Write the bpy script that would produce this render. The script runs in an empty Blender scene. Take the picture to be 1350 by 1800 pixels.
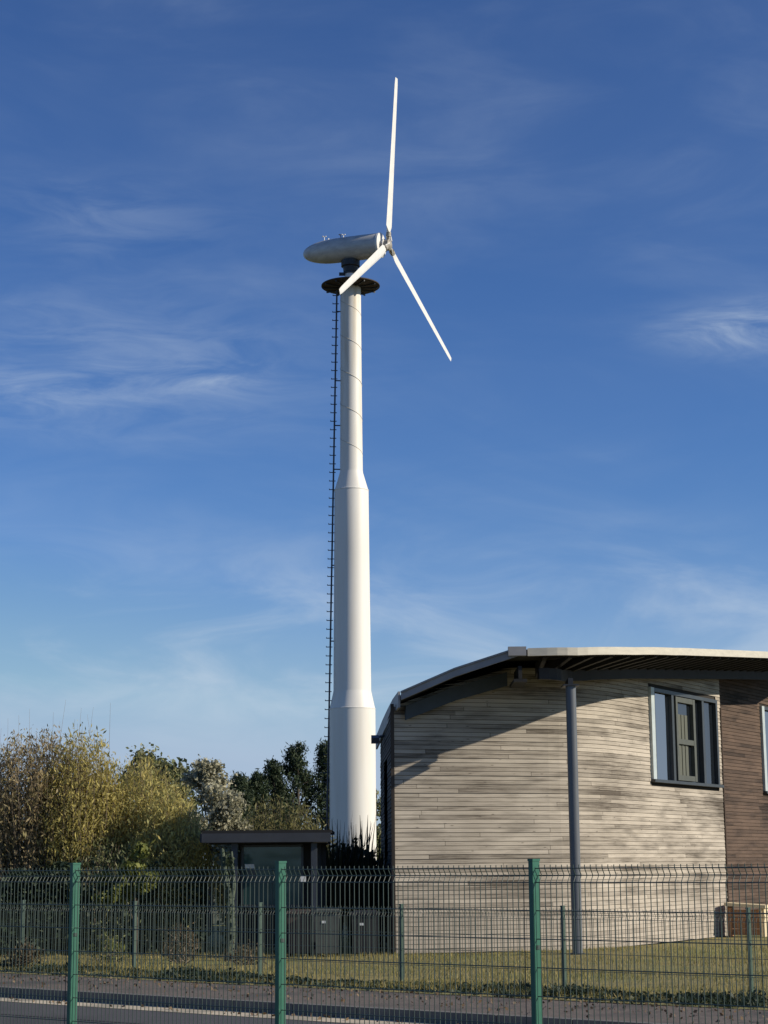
import bpy, math, random
from mathutils import Vector, Matrix
R = math.radians
C = bpy.context.scene
COL = C.collection
rnd = random.Random(7)

# ------------------------------------------------------------------ camera
EYE = Vector((0.0, 0.0, 1.5))
cd = bpy.data.cameras.new('camera'); cam = bpy.data.objects.new('camera', cd); COL.objects.link(cam); C.camera = cam
cd.sensor_fit = 'VERTICAL'; cd.sensor_height = 36.0; cd.lens = 65.6
cd.clip_start = 0.1; cd.clip_end = 6000
cam.matrix_world = Matrix.Translation(EYE) @ Matrix.Rotation(math.pi/2 + R(10.65), 4, 'X') @ Matrix.Rotation(-0.0075, 4, 'Z')

# ------------------------------------------------------------------ sun and sky
SUN_EL = R(27.2); SUN_AZ = R(103.2)            # azimuth clockwise from +Y
to_sun = Vector((math.sin(SUN_AZ)*math.cos(SUN_EL), math.cos(SUN_AZ)*math.cos(SUN_EL), math.sin(SUN_EL)))
ld = bpy.data.lights.new('sun', 'SUN'); ld.energy = 5.0; ld.angle = R(0.5); ld.color = (1.0, 0.90, 0.74)
sun = bpy.data.objects.new('sun', ld); COL.objects.link(sun)
sun.rotation_euler = (-to_sun).to_track_quat('-Z', 'Y').to_euler()

C.view_settings.view_transform = 'Standard'; C.view_settings.look = 'None'
C.view_settings.exposure = 0.0; C.view_settings.gamma = 1.0; C.view_settings.use_curve_mapping = False

w = bpy.data.worlds.new("World"); C.world = w; w.use_nodes = True
nt = w.node_tree; N = nt.nodes; L = nt.links
bg = N['Background']
sky = N.new('ShaderNodeTexSky'); sky.sky_type = 'NISHITA'; sky.sun_disc = False
sky.sun_elevation = SUN_EL; sky.sun_rotation = SUN_AZ
sky.air_density = 1.0; sky.dust_density = 0.0; sky.ozone_density = 4.0
gam = N.new('ShaderNodeGamma'); gam.inputs['Gamma'].default_value = 1.2
L.new(sky.outputs[0], gam.inputs['Color'])
tint = N.new('ShaderNodeVectorMath'); tint.operation = 'MULTIPLY'; tint.inputs[1].default_value = (0.60, 0.735, 0.96)
L.new(gam.outputs[0], tint.inputs[0])
cap = N.new('ShaderNodeVectorMath'); cap.operation = 'MINIMUM'; cap.inputs[1].default_value = (3.5, 5.1, 7.4)   # caps the unseen glow round the sun, so shade gets less fill
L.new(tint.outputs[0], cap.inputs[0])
tc = N.new('ShaderNodeTexCoord')
sep = N.new('ShaderNodeSeparateXYZ'); L.new(tc.outputs['Generated'], sep.inputs[0])
def wm(op, a, b=None, clamp=False):
    n = N.new('ShaderNodeMath'); n.operation = op; n.use_clamp = clamp
    for i, v in enumerate((a, b)):
        if v is None: continue
        if isinstance(v, (int, float)): n.inputs[i].default_value = v
        else: L.new(v, n.inputs[i])
    return n.outputs[0]
az = wm('ARCTAN2', sep.outputs[0], sep.outputs[1])          # bearing of the sky point, 0 = +Y
el = wm('ARCSINE', sep.outputs[2])
cmb = N.new('ShaderNodeCombineXYZ'); L.new(az, cmb.inputs[0]); L.new(el, cmb.inputs[1])
def wnoise(scale, det, rough, dist, off=(0, 0, 0), sk=(1, 1, 1), rot=0.0):
    mp = N.new('ShaderNodeMapping'); mp.inputs['Scale'].default_value = sk; mp.inputs['Location'].default_value = off
    mp.inputs['Rotation'].default_value = (0, 0, rot)
    L.new(cmb.outputs[0], mp.inputs[0])
    n = N.new('ShaderNodeTexNoise'); n.inputs['Scale'].default_value = scale; n.inputs['Detail'].default_value = det
    n.inputs['Roughness'].default_value = rough; n.inputs['Distortion'].default_value = dist
    L.new(mp.outputs[0], n.inputs['Vector']); return n.outputs['Fac']
def wramp(v, a, b):
    n = N.new('ShaderNodeMapRange'); n.interpolation_type = 'SMOOTHSTEP'
    n.inputs['From Min'].default_value = a; n.inputs['From Max'].default_value = b
    L.new(v, n.inputs['Value']); return n.outputs['Result']
def blob(a0, e0, sa, se):
    da = wm('MULTIPLY', wm('SUBTRACT', az, a0), 1/sa); de = wm('MULTIPLY', wm('SUBTRACT', el, e0), 1/se)
    s = wm('ADD', wm('MULTIPLY', da, da), wm('MULTIPLY', de, de))
    return wm('EXPONENT', wm('MULTIPLY', s, -1.0))
wisp = wramp(wnoise(8.0, 6, 0.57, 0.7, (1.3, 0.4, 0), (1.0, 3.4, 1), 0.10), 0.36, 0.80)
fine = wramp(wnoise(19.0, 7, 0.60, 0.7, (0.2, 2.4, 0), (0.8, 3.4, 1), -0.10), 0.27, 0.76)
veil = wramp(wnoise(4.0, 5, 0.55, 0.8, (3.1, 1.7, 0), (0.9, 2.4, 1), 0.25), 0.35, 0.75)
# high thin veil on the left, two brighter patches, a milky band over the horizon
p_left = blob(-0.145, 0.262, 0.100, 0.036)
p_left2 = blob(-0.093, 0.256, 0.026, 0.0065)
p_left3 = blob(-0.205, 0.247, 0.050, 0.012)
p_upper = blob(-0.150, 0.340, 0.060, 0.020)
p_right = blob(0.212, 0.278, 0.046, 0.0115)
band = wramp(el, 0.24, 0.03)
ahead = wramp(wm('ABSOLUTE', az), 1.7, 1.1)             # milky band carried past the view, added to brighten the window pane's reflection
low = blob(0.0, 0.115, 0.5, 0.045)
def add(*v):
    s = v[0]
    for x in v[1:]: s = wm('ADD', s, x)
    return s
cl = add(wm('MULTIPLY', wm('MULTIPLY', p_left, fine), 0.27),
         wm('MULTIPLY', wm('MULTIPLY', p_left2, fine), 0.34), wm('MULTIPLY', wm('MULTIPLY', p_left3, fine), 0.30),
         wm('MULTIPLY', wm('MULTIPLY', p_upper, fine), 0.16), wm('MULTIPLY', wm('MULTIPLY', p_right, fine), 0.80),
         wm('MULTIPLY', wm('MULTIPLY', wm('MULTIPLY', band, band), ahead), 0.40), wm('MULTIPLY', wm('MULTIPLY', low, wisp), 0.60),
         wm('MULTIPLY', wm('MULTIPLY', veil, wisp), 0.11), wm('MULTIPLY', veil, 0.035))
clc = wm('MINIMUM', cl, 0.85)
mixc = N.new('ShaderNodeMix'); mixc.data_type = 'RGBA'; L.new(clc, mixc.inputs['Factor'])
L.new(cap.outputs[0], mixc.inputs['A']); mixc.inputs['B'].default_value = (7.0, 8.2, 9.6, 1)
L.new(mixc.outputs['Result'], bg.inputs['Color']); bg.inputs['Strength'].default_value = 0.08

# ------------------------------------------------------------------ materials
def newmat(name):
    m = bpy.data.materials.new(name); m.use_nodes = True
    return m, m.node_tree, m.node_tree.nodes['Principled BSDF']
def mat(name, c1, c2=None, rough=0.6, scale=3.0, metal=0.0, bump=0.0, stretch=(1, 1, 1), detail=6, lo=0.35, hi=0.65, spec=0.5, bscale=None, c3=None, s3=0.7):
    m, t, b = newmat(name); n = t.nodes; l = t.links
    b.inputs['Roughness'].default_value = rough; b.inputs['Metallic'].default_value = metal
    b.inputs['Specular IOR Level'].default_value = spec
    c2 = c2 or tuple(x*0.8 for x in c1)
    tcn = n.new('ShaderNodeTexCoord'); mp = n.new('ShaderNodeMapping'); mp.inputs['Scale'].default_value = stretch
    l.new(tcn.outputs['Object'], mp.inputs[0])
    nz = n.new('ShaderNodeTexNoise'); nz.inputs['Scale'].default_value = scale; nz.inputs['Detail'].default_value = detail
    nz.inputs['Roughness'].default_value = 0.62
    l.new(mp.outputs[0], nz.inputs['Vector'])
    r = n.new('ShaderNodeValToRGB'); r.color_ramp.elements[0].position = lo; r.color_ramp.elements[1].position = hi
    r.color_ramp.elements[0].color = (*c1, 1); r.color_ramp.elements[1].color = (*c2, 1)
    l.new(nz.outputs['Fac'], r.inputs[0])
    out = r.outputs[0]
    if c3:                                             # larger blotches of a third colour
        nz2 = n.new('ShaderNodeTexNoise'); nz2.inputs['Scale'].default_value = s3; nz2.inputs['Detail'].default_value = 4
        l.new(mp.outputs[0], nz2.inputs['Vector'])
        mr = n.new('ShaderNodeMapRange'); mr.inputs['From Min'].default_value = 0.48; mr.inputs['From Max'].default_value = 0.66
        l.new(nz2.outputs['Fac'], mr.inputs['Value'])
        mx = n.new('ShaderNodeMix'); mx.data_type = 'RGBA'; l.new(mr.outputs[0], mx.inputs['Factor'])
        l.new(out, mx.inputs['A']); mx.inputs['B'].default_value = (*c3, 1); out = mx.outputs['Result']
    l.new(out, b.inputs['Base Color'])
    if bump:
        nb = nz
        if bscale:
            nb = n.new('ShaderNodeTexNoise'); nb.inputs['Scale'].default_value = bscale; nb.inputs['Detail'].default_value = 5
            l.new(mp.outputs[0], nb.inputs['Vector'])
        bp = n.new('ShaderNodeBump'); bp.inputs['Strength'].default_value = bump; bp.inputs['Distance'].default_value = 0.02
        l.new(nb.outputs['Fac'], bp.inputs['Height']); l.new(bp.outputs[0], b.inputs['Normal'])
    return m
def leafmat(name, cols, trans=0.3, rough=0.55):
    m, t, b = newmat(name); n = t.nodes; l = t.links
    g = n.new('ShaderNodeNewGeometry'); r = n.new('ShaderNodeValToRGB')
    e = r.color_ramp.elements
    while len(e) < len(cols): e.new(0.5)
    for i, c in enumerate(cols):
        e[i].position = i/(len(cols)-1); e[i].color = (*c, 1)
    l.new(g.outputs['Random Per Island'], r.inputs[0])
    l.new(r.outputs[0], b.inputs['Base Color']); b.inputs['Roughness'].default_value = rough
    b.inputs['Specular IOR Level'].default_value = 0.25
    tr = n.new('ShaderNodeBsdfTranslucent'); l.new(r.outputs[0], tr.inputs['Color'])
    mx = n.new('ShaderNodeMixShader'); mx.inputs[0].default_value = trans
    l.new(b.outputs[0], mx.inputs[1]); l.new(tr.outputs[0], mx.inputs[2])
    l.new(mx.outputs[0], n['Material Output'].inputs['Surface'])
    return m
def woodmat(name, light, dark, stain, pitch, seg, st=0.5, low_col=None):
    """weathered horizontal boards; UV = metres along the wall, metres up"""
    m, t, b = newmat(name); n = t.nodes; l = t.links
    def mt(op, a, bb=None, cc=None):
        q = n.new('ShaderNodeMath'); q.operation = op
        for i, v in enumerate((a, bb, cc)):
            if v is None: continue
            if isinstance(v, (int, float)): q.inputs[i].default_value = v
            else: l.new(v, q.inputs[i])
        return q.outputs[0]
    uv = n.new('ShaderNodeUVMap'); s = n.new('ShaderNodeSeparateXYZ'); l.new(uv.outputs[0], s.inputs[0])
    u, v = s.outputs[0], s.outputs[1]
    row = mt('FLOOR', mt('MULTIPLY', v, 1/pitch))
    wn1 = n.new('ShaderNodeTexWhiteNoise'); wn1.noise_dimensions = '1D'; l.new(row, wn1.inputs['W'])
    us = mt('ADD', mt('MULTIPLY', u, 1/seg), mt('MULTIPLY', wn1.outputs['Value'], 9.0))
    sg = mt('FLOOR', us); fr = mt('FRACT', us)
    cv = n.new('ShaderNodeCombineXYZ'); l.new(row, cv.inputs[0]); l.new(sg, cv.inputs[1])
    wn2 = n.new('ShaderNodeTexWhiteNoise'); wn2.noise_dimensions = '2D'; l.new(cv.outputs[0], wn2.inputs['Vector'])
    # grain, stretched along the board and shifted per board
    gv = n.new('ShaderNodeCombineXYZ'); l.new(mt('ADD', mt('MULTIPLY', u, 1.6), mt('MULTIPLY', wn2.outputs['Value'], 40)), gv.inputs[0])
    l.new(mt('MULTIPLY', v, 60.0), gv.inputs[1])
    gr = n.new('ShaderNodeTexNoise'); gr.inputs['Scale'].default_value = 1.0; gr.inputs['Detail'].default_value = 6; gr.inputs['Roughness'].default_value = 0.7
    l.new(gv.outputs[0], gr.inputs['Vector'])
    # broad weathering over the wall
    bv = n.new('ShaderNodeCombineXYZ'); l.new(mt('MULTIPLY', u, 0.55), bv.inputs[0]); l.new(mt('MULTIPLY', v, 1.3), bv.inputs[1])
    br = n.new('ShaderNodeTexNoise'); br.inputs['Scale'].default_value = 1.0; br.inputs['Detail'].default_value = 5
    l.new(bv.outputs[0], br.inputs['Vector'])
    tone = mt('ADD', mt('MULTIPLY', wn2.outputs['Value'], 0.36), mt('MULTIPLY', gr.outputs['Fac'], 1.0))
    tone = mt('ADD', tone, mt('MULTIPLY', mt('SUBTRACT', br.outputs['Fac'], 0.5), st*1.6))
    r = n.new('ShaderNodeValToRGB'); e = r.color_ramp.elements
    e[0].position = 0.34; e[0].color = (*dark, 1); e[1].position = 0.96; e[1].color = (*light, 1)
    e2 = e.new(0.58); e2.color = (*[0.45*a+0.55*bq for a, bq in zip(dark, light)], 1)
    l.new(tone, r.inputs[0])
    # dark knots and black stain streaks
    kv = n.new('ShaderNodeCombineXYZ'); l.new(mt('ADD', mt('MULTIPLY', u, 3.2), mt('MULTIPLY', wn2.outputs['Value'], 17)), kv.inputs[0]); l.new(mt('MULTIPLY', v, 14.0), kv.inputs[1])
    vo = n.new('ShaderNodeTexVoronoi'); vo.inputs['Scale'].default_value = 1.0; l.new(kv.outputs[0], vo.inputs['Vector'])
    kn = n.new('ShaderNodeMapRange'); kn.inputs['From Min'].default_value = 0.13; kn.inputs['From Max'].default_value = 0.05; l.new(vo.outputs['Distance'], kn.inputs['Value'])
    joint = mt('LESS_THAN', fr, 0.0045)
    sv = n.new('ShaderNodeCombineXYZ'); l.new(mt('MULTIPLY', u, 1.1), sv.inputs[0]); l.new(mt('MULTIPLY', v, 7.0), sv.inputs[1])
    sn = n.new('ShaderNodeTexNoise'); sn.inputs['Scale'].default_value = 1.0; sn.inputs['Detail'].default_value = 4; l.new(sv.outputs[0], sn.inputs['Vector'])
    sr = n.new('ShaderNodeMapRange'); sr.inputs['From Min'].default_value = 0.50; sr.inputs['From Max'].default_value = 0.72; l.new(sn.outputs['Fac'], sr.inputs['Value'])
    df = mt('MAXIMUM', mt('MAXIMUM', mt('MULTIPLY', kn.outputs[0], 0.7), mt('MULTIPLY', joint, 0.5)), mt('MULTIPLY', sr.outputs[0], 0.55))
    mx = n.new('ShaderNodeMix'); mx.data_type = 'RGBA'; l.new(df, mx.inputs['Factor']); l.new(r.outputs[0], mx.inputs['A']); mx.inputs['B'].default_value = (*stain, 1)
    out = mx.outputs['Result']
    if low_col:                                          # boards paler towards the foot of the wall
        fl = n.new('ShaderNodeMapRange'); fl.inputs['From Min'].default_value = 1.05; fl.inputs['From Max'].default_value = 0.2; l.new(v, fl.inputs['Value'])
        m3 = n.new('ShaderNodeMix'); m3.data_type = 'RGBA'; l.new(mt('MULTIPLY', fl.outputs[0], 0.55), m3.inputs['Factor']); l.new(out, m3.inputs['A']); m3.inputs['B'].default_value = (*low_col, 1)
        out = m3.outputs['Result']
    l.new(out, b.inputs['Base Color']); b.inputs['Roughness'].default_value = 0.8; b.inputs['Specular IOR Level'].default_value = 0.2
    bp = n.new('ShaderNodeBump'); bp.inputs['Strength'].default_value = 0.35; bp.inputs['Distance'].default_value = 0.01
    l.new(gr.outputs['Fac'], bp.inputs['Height']); l.new(bp.outputs[0], b.inputs['Normal'])
    return m
def glassmat(name, tintc, rough=0.03, ior=1.9):
    m, t, b = newmat(name)
    b.inputs['Base Color'].default_value = (*tintc, 1); b.inputs['Roughness'].default_value = rough
    b.inputs['IOR'].default_value = ior; b.inputs['Specular IOR Level'].default_value = 0.5
    n = t.nodes; l = t.links
    nz = n.new('ShaderNodeTexNoise'); nz.inputs['Scale'].default_value = 1.4; bp = n.new('ShaderNodeBump')
    bp.inputs['Strength'].default_value = 0.12; bp.inputs['Distance'].default_value = 0.05
    l.new(nz.outputs['Fac'], bp.inputs['Height']); l.new(bp.outputs[0], b.inputs['Normal'])
    return m

M = {}
M['white_paint'] = mat('white_paint', (0.80, 0.78, 0.72), (0.74, 0.72, 0.66), 0.45, 1.2, stretch=(1, 1, 0.25))
M['white_steel'] = mat('white_steel', (0.80, 0.79, 0.74), (0.72, 0.71, 0.66), 0.4, 4.0)
M['grey_nacelle'] = mat('grey_nacelle', (0.60, 0.60, 0.57), (0.45, 0.45, 0.43), 0.42, 3.0, stretch=(1, 1, 2), metal=0.1)
M['dark_steel'] = mat('dark_steel', (0.030, 0.034, 0.040), (0.02, 0.022, 0.026), 0.5, 6.0)
M['ladder_steel'] = mat('ladder_steel', (0.040, 0.050, 0.075), (0.03, 0.035, 0.05), 0.5, 6.0)
M['rusty_grating'] = mat('rusty_grating', (0.030, 0.024, 0.020), (0.060, 0.035, 0.022), 0.8, 8.0, bump=0.3)
M['hub_metal'] = mat('hub_metal', (0.42, 0.40, 0.34), (0.22, 0.19, 0.14), 0.45, 14.0)
M['seam'] = mat('seam', (0.58, 0.54, 0.45), (0.48, 0.44, 0.36), 0.7, 5.0)
M['wood'] = woodmat('weathered_boards', (0.515, 0.46, 0.385), (0.105, 0.088, 0.070), (0.060, 0.050, 0.040), 0.074, 3.6, 0.65, low_col=(0.44, 0.39, 0.33))
M['wood_brown'] = woodmat('brown_boards', (0.145, 0.100, 0.074), (0.028, 0.021, 0.017), (0.025, 0.02, 0.018), 0.074, 1.7)
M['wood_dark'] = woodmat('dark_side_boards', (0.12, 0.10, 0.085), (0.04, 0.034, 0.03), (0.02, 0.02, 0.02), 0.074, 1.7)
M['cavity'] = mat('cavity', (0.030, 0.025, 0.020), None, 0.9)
M['roof_grey'] = mat('roof_grey', (0.30, 0.30, 0.31), (0.23, 0.23, 0.24), 0.55, 2.0)
M['fascia_cream'] = mat('fascia_cream', (0.62, 0.58, 0.48), (0.52, 0.49, 0.41), 0.55, 4.0, stretch=(1, 1, 4))
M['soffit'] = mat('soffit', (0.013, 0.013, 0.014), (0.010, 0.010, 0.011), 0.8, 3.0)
M['verge_paint'] = mat('verge_paint', (0.055, 0.072, 0.090), (0.040, 0.052, 0.066), 0.6, 3.0)
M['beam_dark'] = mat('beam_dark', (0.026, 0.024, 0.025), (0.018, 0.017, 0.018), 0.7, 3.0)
M['shelter_dark'] = mat('shelter_dark', (0.045, 0.05, 0.062), (0.032, 0.036, 0.045), 0.6, 3.0)
M['shelter_post'] = mat('shelter_post', (0.05, 0.06, 0.075), (0.035, 0.042, 0.055), 0.5, 3.0)
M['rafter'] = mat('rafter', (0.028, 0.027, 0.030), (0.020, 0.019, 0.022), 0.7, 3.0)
M['column_paint'] = mat('column_paint', (0.125, 0.140, 0.160), (0.10, 0.112, 0.13), 0.42, 4.0, stretch=(1, 1, 0.3))
M['frame_grey'] = mat('frame_grey', (0.050, 0.058, 0.062), (0.038, 0.044, 0.05), 0.4, 5.0)
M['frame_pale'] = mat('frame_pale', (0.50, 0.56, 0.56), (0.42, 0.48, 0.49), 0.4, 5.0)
M['frame_olive'] = mat('frame_olive', (0.095, 0.10, 0.082), (0.075, 0.08, 0.066), 0.5, 5.0)
M['blind'] = mat('blind', (0.115, 0.12, 0.092), (0.085, 0.09, 0.07), 0.6, 6.0, stretch=(6, 6, 0.4))
M['glass'] = glassmat('window_glass', (0.010, 0.013, 0.017))
M['glass_bright'] = glassmat('reflective_glass', (0.010, 0.013, 0.017), 0.03, 5.0)
M['glass_teal'] = glassmat('shelter_glass', (0.035, 0.085, 0.085), 0.08, 1.6)
M['post_green'] = mat('post_green', (0.030, 0.120, 0.080), (0.040, 0.145, 0.10), 0.35, 9.0)
M['wire_green'] = mat('wire_green', (0.040, 0.066, 0.058), (0.05, 0.08, 0.07), 0.42, 9.0)
M['wire_far'] = mat('wire_far', (0.075, 0.10, 0.085), (0.06, 0.085, 0.07), 0.4, 9.0)
M['post_far'] = mat('post_far', (0.06, 0.10, 0.08), (0.045, 0.08, 0.06), 0.45, 9.0)
M['asphalt'] = mat('asphalt', (0.060, 0.058, 0.060), (0.085, 0.082, 0.082), 0.85, 30.0, bump=0.25, bscale=120, c3=(0.050, 0.048, 0.050), s3=0.4)
M['pavement'] = mat('pavement', (0.105, 0.085, 0.070), (0.165, 0.135, 0.110), 0.9, 16.0, bump=0.4, bscale=60, c3=(0.07, 0.062, 0.055), s3=0.9)
M['kerb'] = mat('kerb', (0.17, 0.16, 0.145), (0.12, 0.115, 0.105), 0.85, 8.0, bump=0.2)
M['gutter'] = mat('gutter', (0.60, 0.52, 0.38), (0.50, 0.43, 0.31), 0.85, 6.0, bump=0.2, c3=(0.28, 0.25, 0.19), s3=0.8)
M['lawn'] = mat('lawn', (0.30, 0.235, 0.085), (0.16, 0.155, 0.050), 0.95, 5.0, bump=0.6, bscale=40, c3=(0.20, 0.20, 0.060), s3=0.45)
M['meadow'] = mat('meadow', (0.055, 0.065, 0.025), (0.085, 0.085, 0.035), 0.95, 0.5)
M['soil'] = mat('soil', (0.06, 0.055, 0.035), (0.09, 0.08, 0.05), 0.95, 2.0)
M['bark'] = mat('bark', (0.10, 0.085, 0.065), (0.055, 0.045, 0.035), 0.9, 12.0, bump=0.5)
M['bark_moss'] = mat('bark_moss', (0.10, 0.125, 0.085), (0.045, 0.065, 0.050), 0.9, 14.0, bump=0.5)
M['timber_shade'] = mat('timber_shade', (0.46, 0.23, 0.10), (0.33, 0.16, 0.075), 0.7, 5.0, stretch=(1, 1, 6))  # box timber on the shaded sides, shade put into the colour
M['timber_lit'] = mat('timber_lit', (0.74, 0.62, 0.40), (0.62, 0.52, 0.34), 0.65, 5.0)  # same timber coloured paler where the sun strikes the box
M['bin_grey'] = mat('bin_grey', (0.09, 0.096, 0.09), (0.066, 0.072, 0.069), 0.5, 4.0)
M['bin_brown'] = mat('bin_brown', (0.072, 0.051, 0.045), (0.054, 0.039, 0.033), 0.5, 4.0)
M['bin_black'] = mat('bin_black', (0.025, 0.025, 0.028), (0.017, 0.017, 0.02), 0.5, 4.0)
M['rubber'] = mat('rubber', (0.02, 0.02, 0.02), None, 0.8)
M['label_white'] = mat('label_white', (0.72, 0.73, 0.72), (0.6, 0.62, 0.62), 0.5, 8.0)
M['leaf_tan'] = leafmat('leaf_tan', [(0.224, 0.174, 0.095), (0.403, 0.308, 0.174), (0.325, 0.286, 0.123), (0.493, 0.392, 0.230)], 0.42)
M['leaf_olive'] = leafmat('leaf_olive', [(0.217, 0.209, 0.081), (0.491, 0.417, 0.137), (0.600, 0.509, 0.163), (0.363, 0.328, 0.116)], 0.42)
M['leaf_yellow'] = leafmat('leaf_yellow', [(0.255, 0.260, 0.102), (0.549, 0.455, 0.152), (0.600, 0.537, 0.189), (0.343, 0.340, 0.144)], 0.42)
M['leaf_green'] = leafmat('leaf_green', [(0.072, 0.096, 0.029), (0.160, 0.184, 0.048), (0.240, 0.248, 0.072)])
M['leaf_grey'] = leafmat('leaf_grey', [(0.184, 0.193, 0.129), (0.368, 0.359, 0.248), (0.552, 0.524, 0.377), (0.258, 0.258, 0.175)])
M['leaf_mid'] = leafmat('leaf_mid', [(0.094, 0.121, 0.055), (0.177, 0.198, 0.087), (0.270, 0.260, 0.146)])
M['leaf_pine'] = leafmat('leaf_pine', [(0.020, 0.035, 0.018), (0.040, 0.062, 0.030), (0.062, 0.083, 0.040), (0.027, 0.045, 0.025)], 0.12)
M['leaf_heather'] = leafmat('leaf_heather', [(0.138, 0.138, 0.055), (0.250, 0.229, 0.091), (0.187, 0.187, 0.075)], 0.42)
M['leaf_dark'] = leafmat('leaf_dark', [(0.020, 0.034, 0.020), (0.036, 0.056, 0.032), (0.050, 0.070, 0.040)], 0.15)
M['leaf_dry'] = leafmat('leaf_dry', [(0.10, 0.075, 0.045), (0.16, 0.125, 0.075), (0.09, 0.09, 0.045)])
M['blade_dark'] = leafmat('blade_dark', [(0.020, 0.030, 0.018), (0.035, 0.045, 0.026)], 0.1)
M['twig'] = leafmat('twig', [(0.128, 0.099, 0.072), (0.225, 0.180, 0.135), (0.180, 0.150, 0.112)], 0.0)
M['grass_blade'] = leafmat('grass_blade', [(0.36, 0.28, 0.10), (0.22, 0.215, 0.065), (0.44, 0.35, 0.15), (0.17, 0.19, 0.05)], 0.3)
M['leaf_litter'] = leafmat('leaf_litter', [(0.14, 0.09, 0.05), (0.20, 0.145, 0.085), (0.09, 0.055, 0.035)], 0.1)

# ------------------------------------------------------------------ mesh builder
class MB:
    def __init__(s): s.v = []; s.f = []; s.uv = []
    def face(s, pts, uv=None):
        i = len(s.v); s.v += [tuple(p) for p in pts]; s.f.append(tuple(range(i, i+len(pts)))); s.uv.append(uv)
    def box(s, c, size, rot=None, taper=1.0):
        hx, hy, hz = [k/2 for k in size]; c = Vector(c)
        P = []
        for z in (-1, 1):
            k = taper if z > 0 else 1.0
            for x, y in ((-1, -1), (1, -1), (1, 1), (-1, 1)):
                p = Vector((x*hx*k, y*hy*k, z*hz))
                if rot is not None: p = rot @ p
                P.append(tuple(c+p))
        i = len(s.v); s.v += P
        for q in ((0, 3, 2, 1), (4, 5, 6, 7), (0, 1, 5, 4), (1, 2, 6, 5), (2, 3, 7, 6), (3, 0, 4, 7)):
            s.f.append(tuple(i+k for k in q)); s.uv.append(None)
    def tube(s, path, rad, n=8, cap=True):
        path = [Vector(p) for p in path]
        if not isinstance(rad, (list, tuple)): rad = [rad]*len(path)
        i0 = len(s.v); ref = Vector((0, 0, 1))
        t0 = (path[-1]-path[0]).normalized()
        if abs(t0.z) > 0.9: ref = Vector((1, 0, 0))
        for k, p in enumerate(path):
            a = path[max(k-1, 0)]; b = path[min(k+1, len(path)-1)]; t = (b-a).normalized()
            x = ref.cross(t).normalized(); y = t.cross(x)
            for j in range(n):
                an = 2*math.pi*j/n
                s.v.append(tuple(p + rad[k]*(math.cos(an)*x + math.sin(an)*y)))
        for k in range(len(path)-1):
            for j in range(n):
                a = i0+k*n+j; b = i0+k*n+(j+1) % n
                s.f.append((a, b, b+n, a+n)); s.uv.append(None)
        if cap and n > 2:
            s.f.append(tuple(i0+j for j in reversed(range(n)))); s.uv.append(None)
            e = i0+(len(path)-1)*n; s.f.append(tuple(e+j for j in range(n))); s.uv.append(None)
    def lathe(s, prof, c=(0, 0, 0), n=48, axis=None):
        """prof: (radius, height) pairs round the vertical (or given axis matrix)"""
        i0 = len(s.v); c = Vector(c)
        for r, z in prof:
            for j in range(n):
                an = 2*math.pi*j/n; p = Vector((r*math.cos(an), r*math.sin(an), z))
                if axis is not None: p = axis @ p
                s.v.append(tuple(c+p))
        for k in range(len(prof)-1):
            for j in range(n):
                a = i0+k*n+j; b = i0+k*n+(j+1) % n
                s.f.append((a, b, b+n, a+n)); s.uv.append(None)
        s.f.append(tuple(i0+j for j in reversed(range(n)))); s.uv.append(None)
        e = i0+(len(prof)-1)*n; s.f.append(tuple(e+j for j in range(n))); s.uv.append(None)
    def strip(s, plan, z0f, z1f, thick, nrm):
        """vertical band following a plan curve; z0f/z1f give bottom/top at each point, nrm the outward normals"""
        for i in range(len(plan)-1):
            a, b = plan[i], plan[i+1]; na, nb = nrm[i]*thick, nrm[i+1]*thick
            A0 = Vector((a.x, a.y, z0f[i])); A1 = Vector((a.x, a.y, z1f[i])); B0 = Vector((b.x, b.y, z0f[i+1])); B1 = Vector((b.x, b.y, z1f[i+1]))
            ga = Vector((na.x, na.y, 0)); gb = Vector((nb.x, nb.y, 0))
            s.face((A0+ga, B0+gb, B1+gb, A1+ga)); s.face((B0, A0, A1, B1)); s.face((A1+ga, B1+gb, B1, A1)); s.face((A0, B0, B0+gb, A0+ga))
            if i == 0: s.face((A0, A0+ga, A1+ga, A1))
            if i == len(plan)-2: s.face((B0+gb, B0, B1, B1+gb))
    def build(s, name, m, parent=None, smooth=False, origin=None, loc=None, uv=False):
        o = Vector(origin) if origin is not None else (Vector(root_of(parent).location) if parent else Vector((0, 0, 0)))
        me = bpy.data.meshes.new(name)
        me.from_pydata([(a-o.x, b-o.y, c-o.z) for a, b, c in s.v], [], s.f)
        if uv:
            l = me.uv_layers.new(name='UVMap'); k = 0
            for f, u in zip(s.f, s.uv):
                for j in range(len(f)):
                    l.data[k].uv = u[j] if u else (0, 0); k += 1
        me.materials.append(m)
        if smooth:
            me.polygons.foreach_set('use_smooth', [True]*len(me.polygons))
            if smooth is not True:
                me.set_sharp_from_angle(angle=R(smooth))
        me.update()
        ob = bpy.data.objects.new(name, me); COL.objects.link(ob)
        if parent: ob.parent = parent
        if loc is not None: ob.location = loc
        elif parent is None and origin is not None: ob.location = o
        return ob
def root_of(o):
    while o.parent: o = o.parent
    return o
def tag(o, label=None, cat=None, group=None, kind=None):
    for k, v in (('label', label), ('category', cat), ('group', group), ('kind', kind)):
        if v: o[k] = v
    return o
def thing(name, loc, label, cat, group=None):
    o = bpy.data.objects.new(name, None); COL.objects.link(o); o.location = loc; o.empty_display_size = 0.3
    return tag(o, label, cat, group)
def copy_child(o, parent, loc=None):
    c = o.copy(); COL.objects.link(c); c.parent = parent
    if loc is not None: c.location = loc
    return c
def V2(a): return Vector((a[0], a[1]))
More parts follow.
